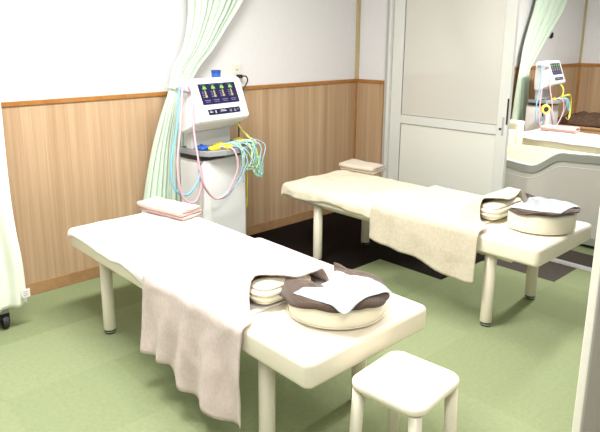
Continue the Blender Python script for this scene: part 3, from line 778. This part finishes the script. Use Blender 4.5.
# trolley standing behind the left curtain: only its black wheel shows
tr = thing('trolley', 'low trolley behind the left curtain, only a black wheel showing', 'trolley', (-3.215, -.325, 0), 0)
bm = bmesh.new(); box(bm, -.16, .15, -.03, .2, .09, .12); link('deck', bm, M['machg'], tr, mods=[('bevel', .004, 2)])
for x in (-.13, .13):
    for y in (-.005, .17):
        bm = bmesh.new(); lathe(bm, [(.008, -.016), (.034, -.014), (.037, 0), (.034, .014), (.008, .016)], 22)
        bmesh.ops.transform(bm, matrix=Matrix.Translation((x, y, .0376)) @ Matrix.Rotation(pi/2, 4, 'Y') , verts=bm.verts)
        w = link('wheel', bm, M['rubber'], tr)
        bm = bmesh.new(); box(bm, x-.022, x-.0175, y-.015, y+.015, .03, .0895); box(bm, x+.0175, x+.022, y-.015, y+.015, .03, .0895); box(bm, x-.022, x+.022, y-.015, y+.015, .078, .0895); link('fork', bm, M['dark'], w)

# ------------------------------------------------------------------ far room contents
# hydro massage tub
tb = thing('water_massage_bed', 'grey shelled water massage bed with yellow green top beyond the sliding door', 'massage bed', (.80, -1.7, 0), 0)
def rim(y):   # world y -> rim height
    return .565 - .018*sstep(-1.15, -1.40, y) + .125*sstep(-1.41, -1.64, y) + .012*sstep(-1.64, -1.9, y)
def far_h(y): return .575 + (rim(y)-.575+.0)*sstep(-1.75, -2.1, y)
bm = bmesh.new(); rs = []
N = 70; y_a, y_b = -.80, -2.62
def hw(y):
    e = 1
    for yy, s in ((y_a, 1), (y_b, -1)):
        d = abs(y-yy)
        if d < .18: e = min(e, .80+.20*math.sqrt(max(0, 1-(1-d/.18)**2)))
    return .45*e
for k in range(N+1):
    y = y_a+(y_b-y_a)*k/N; h = rim(y); w = hw(y); hf = far_h(y)
    rs.append([(-w+.05, y+1.7, .03), (-w+.012, y+1.7, .10), (-w+.004, y+1.7, .30), (-w+.003, y+1.7, h-.10), (-w+.002, y+1.7, h-.06), (-w+.0, y+1.7, h-.045),
               (w+.004, y+1.7, hf-.04), (w, y+1.7, hf-.10), (w-.012, y+1.7, .1), (w-.05, y+1.7, .03)])
rings(bm, rs)
link('shell', bm, M['tub'], tb, smooth=False, mods=[('bevel', .006, 2)])
def rimring(m, name, off, z0, z1, wd):
    bm = bmesh.new(); pts = []
    for k in range(N+1): y = y_a+(y_b-y_a)*k/N; pts.append((-hw(y)+off, y, rim(y)))
    for k in range(N+1):
        y = y_b+(-1.78-y_b)*k/N; pts.append((hw(y)-off, y, far_h(y)))
    rs = []
    n = len(pts)
    for x, y, h in pts:
        s = -1 if x < 0 else 1
        rs.append([(x, y+1.7, h+z0), (x-s*wd, y+1.7, h+z0), (x-s*wd, y+1.7, h+z1), (x, y+1.7, h+z1)])
    rings(bm, rs)
    return link(name, bm, m, tb, mods=[('bevel', .004, 2)])
rimring(M['tubr'], 'rim_band', -.012, -.055, -.002, .045)
rimring(M['tubl'], 'rim_lip', -.010, -.0015, .008, .045)
bm = bmesh.new(); g = []
for k in range(N+1):
    y = y_a+.04+(y_b-y_a-.08)*k/N; w = hw(y)-.035; h = .575
    g.append([(x*w, y+1.7, h-.035+.020*(1-x*x)**.5 ) for x in [-1+2*q/14 for q in range(15)]])
vr = [[bm.verts.new(p) for p in r] for r in g]
for a, b in zip(vr, vr[1:]):
    for q in range(14): bm.faces.new((a[q], b[q], b[q+1], a[q+1]))
link('water_mat', bm, M['tubm'], tb, smooth=True, mods=[('solid', .02, -1)])
bm = bmesh.new(); tube(bm, [(-.452, -1.0+.3-.0*k, 0) for k in (0, 1)] if 0 else [(-hw(y)+.0015, y+1.7, rim(y)-.095) for y in [-1.0-.1*q for q in range(16)]], .0022, 6, 4)
link('shell_seam', bm, M['tubl'], tb, smooth=True)

# two cream bins beside the far table
def bin_(x, y, w, h, lab):
    t = thing('storage_bin', lab, 'bin', (x, y, 0), R(4), 'cream bins beyond the doorway')
    bm = bmesh.new(); cs = [(0, .85), (.01, .9), (h-.03, 1)]
    rings(bm, [[(px*s, py*s, z+.001) for px, py in rrect(w, w*.9, .03, 4)] for z, s in cs]); link('bin_body', bm, M['vinylw'], t, smooth=False)
    bm = bmesh.new(); rings(bm, [[(px*s, py*s, z) for px, py in rrect(w, w*.9, .03, 4)] for z, s in ((h-.028, 1.04), (h-.004, 1.04), (h, .98))]); link('bin_lid', bm, M['vinylw'], t)
bin_(1.40, -.64, .09, .62, 'cream storage bin beyond the doorway, standing nearest the sliding door')
bin_(1.66, -.60, .085, .68, 'taller cream storage bin beyond the doorway, standing nearest the farthest table')
# brown jacket and bag on a low chest at far right
ch = thing('low_chest', 'low brown chest at the far right beyond the farthest table', 'chest', (3.42, -.70, 0), 0)
bm = bmesh.new(); box(bm, -.28, .28, -.55, .45, .05, .46); link('chest_body', bm, M['base'], ch, mods=[('bevel', .006, 2)])
bm = bmesh.new(); box(bm, -.29, .29, -.56, .46, .4605, .485); link('chest_top', bm, M['base'], ch, mods=[('bevel', .004, 2)])
bm = bmesh.new(); box(bm, -.25, .25, -.5, .4, .0006, .0495); link('plinth', bm, M['dark'], ch)
bm = bmesh.new(); g = []
for a in range(31):
    row = []
    for b in range(31):
        u, v = a/30*2-1, b/30*2-1; r = max(abs(u), abs(v))
        z = .006+.11*max(0, 1-r**3)*(1+.4*fbm(u*2, v*2, 3))+.02*fbm(u*5, v*5, 1)*(1-r)
        row.append(bm.verts.new((u*.24+.02*fbm(v*3, u, 2), v*.38, max(.004, z))))
    g.append(row)
for a in range(30):
    for b in range(30): bm.faces.new((g[a][b], g[a+1][b], g[a+1][b+1], g[a][b+1]))
jk = link('jacket', bm, M['jacket'], smooth=True, mods=[('solid', .004, -1)]); jk.location = (3.42, -.66, .490)
tag(jk, 'crumpled brown jacket lying at the far right beyond the farthest table', 'jacket')
hb = thing('handbag', 'black bag with a looped strap lying at the far right edge beside the jacket', 'bag', (3.36, -1.13, .4865), R(20))
bm = bmesh.new(); cushion(bm, .12, .07, 0, .10, .05, .03, .01, 5); link('bag_body', bm, M['dark'], hb, smooth=True)
bm = bmesh.new(); tube(bm, [(-.09, 0, .10), (-.06, .0, .17), (.0, .0, .19), (.06, 0, .17), (.09, 0, .10)], .007); link('strap', bm, M['dark'], hb, smooth=True)
# box and green bundle under the far table
bm = bmesh.new(); box(bm, -.10, .10, -.22, .22, .0006, .30); o = link('storage_box', bm, M['dark'], mods=[('bevel', .01, 2)]); o.location = (2.33, -1.05, 0)
tag(o, 'dark storage box on the floor under the farthest massage table', 'box')

# ------------------------------------------------------------------ lights
diff = mat('lamp_diffuser', (1, 1, 1), .5, emit=(1, .98, .94), estr=3)
def lamp(x, y, power, label, sx=1.2, sy=.30, rz=0, col=(1, .985, .95)):
    t = thing('ceiling_light', label, 'ceiling light', (x, y, 2.449), rz, 'ceiling lights')
    bm = bmesh.new(); box(bm, -sx/2-.02, sx/2+.02, -sy/2-.02, sy/2+.02, -.035, 0); link('housing', bm, M['alu'], t, mods=[('bevel', .004, 2)])
    bm = bmesh.new(); box(bm, -sx/2, sx/2, -sy/2, sy/2, -.042, -.0355); link('diffuser', bm, diff, t)
    L = bpy.data.lights.new('ceiling_lamp', 'AREA'); L.shape = 'RECTANGLE'; L.size = sx; L.size_y = sy; L.energy = power; L.color = col
    lo = bpy.data.objects.new('lamp_light', L); COL.objects.link(lo); lo.parent = t; lo.location = (0, 0, -.05)
lamp(-2.75, -1.3, 46, 'ceiling light over the left of the treatment area')
lamp(-1.5, -1.9, 16, 'ceiling light over the stool end of the tables')
lamp(-3.7, -3.35, 21, 'ceiling light at the near left of the room')
lamp(1.7, -1.75, 84, 'ceiling light over the far room')
w = bpy.data.worlds.new('World'); S.world = w; w.use_nodes = True
w.node_tree.nodes['Background'].inputs['Color'].default_value = (1, .98, .95, 1)
w.node_tree.nodes['Background'].inputs['Strength'].default_value = .16

# ------------------------------------------------------------------ camera
cd = bpy.data.cameras.new('camera'); co = bpy.data.objects.new('camera', cd); COL.objects.link(co)
yaw, pit, rol = .7233, -.2238, -.0013
F = Vector((sin(yaw)*cos(pit), cos(yaw)*cos(pit), sin(pit))); Rt = Vector((cos(yaw), -sin(yaw), 0)); U = Rt.cross(F)
R2 = Rt*cos(rol)+U*sin(rol); U2 = -Rt*sin(rol)+U*cos(rol)
mm = Matrix((R2, U2, -F)).transposed().to_4x4(); mm.translation = (-3.904, -3.3676, 1.4566)
co.matrix_world = mm
cd.sensor_fit = 'HORIZONTAL'; cd.sensor_width = 36; cd.lens = 592.38/600*36
cd.shift_x = 25.27/600; cd.shift_y = -41.47/600
cd.clip_start = .05
S.camera = co
vs = S.view_settings; vs.view_transform = 'Standard'; vs.look = 'None'; vs.gamma = 1; vs.use_curve_mapping = False; vs.exposure = .80
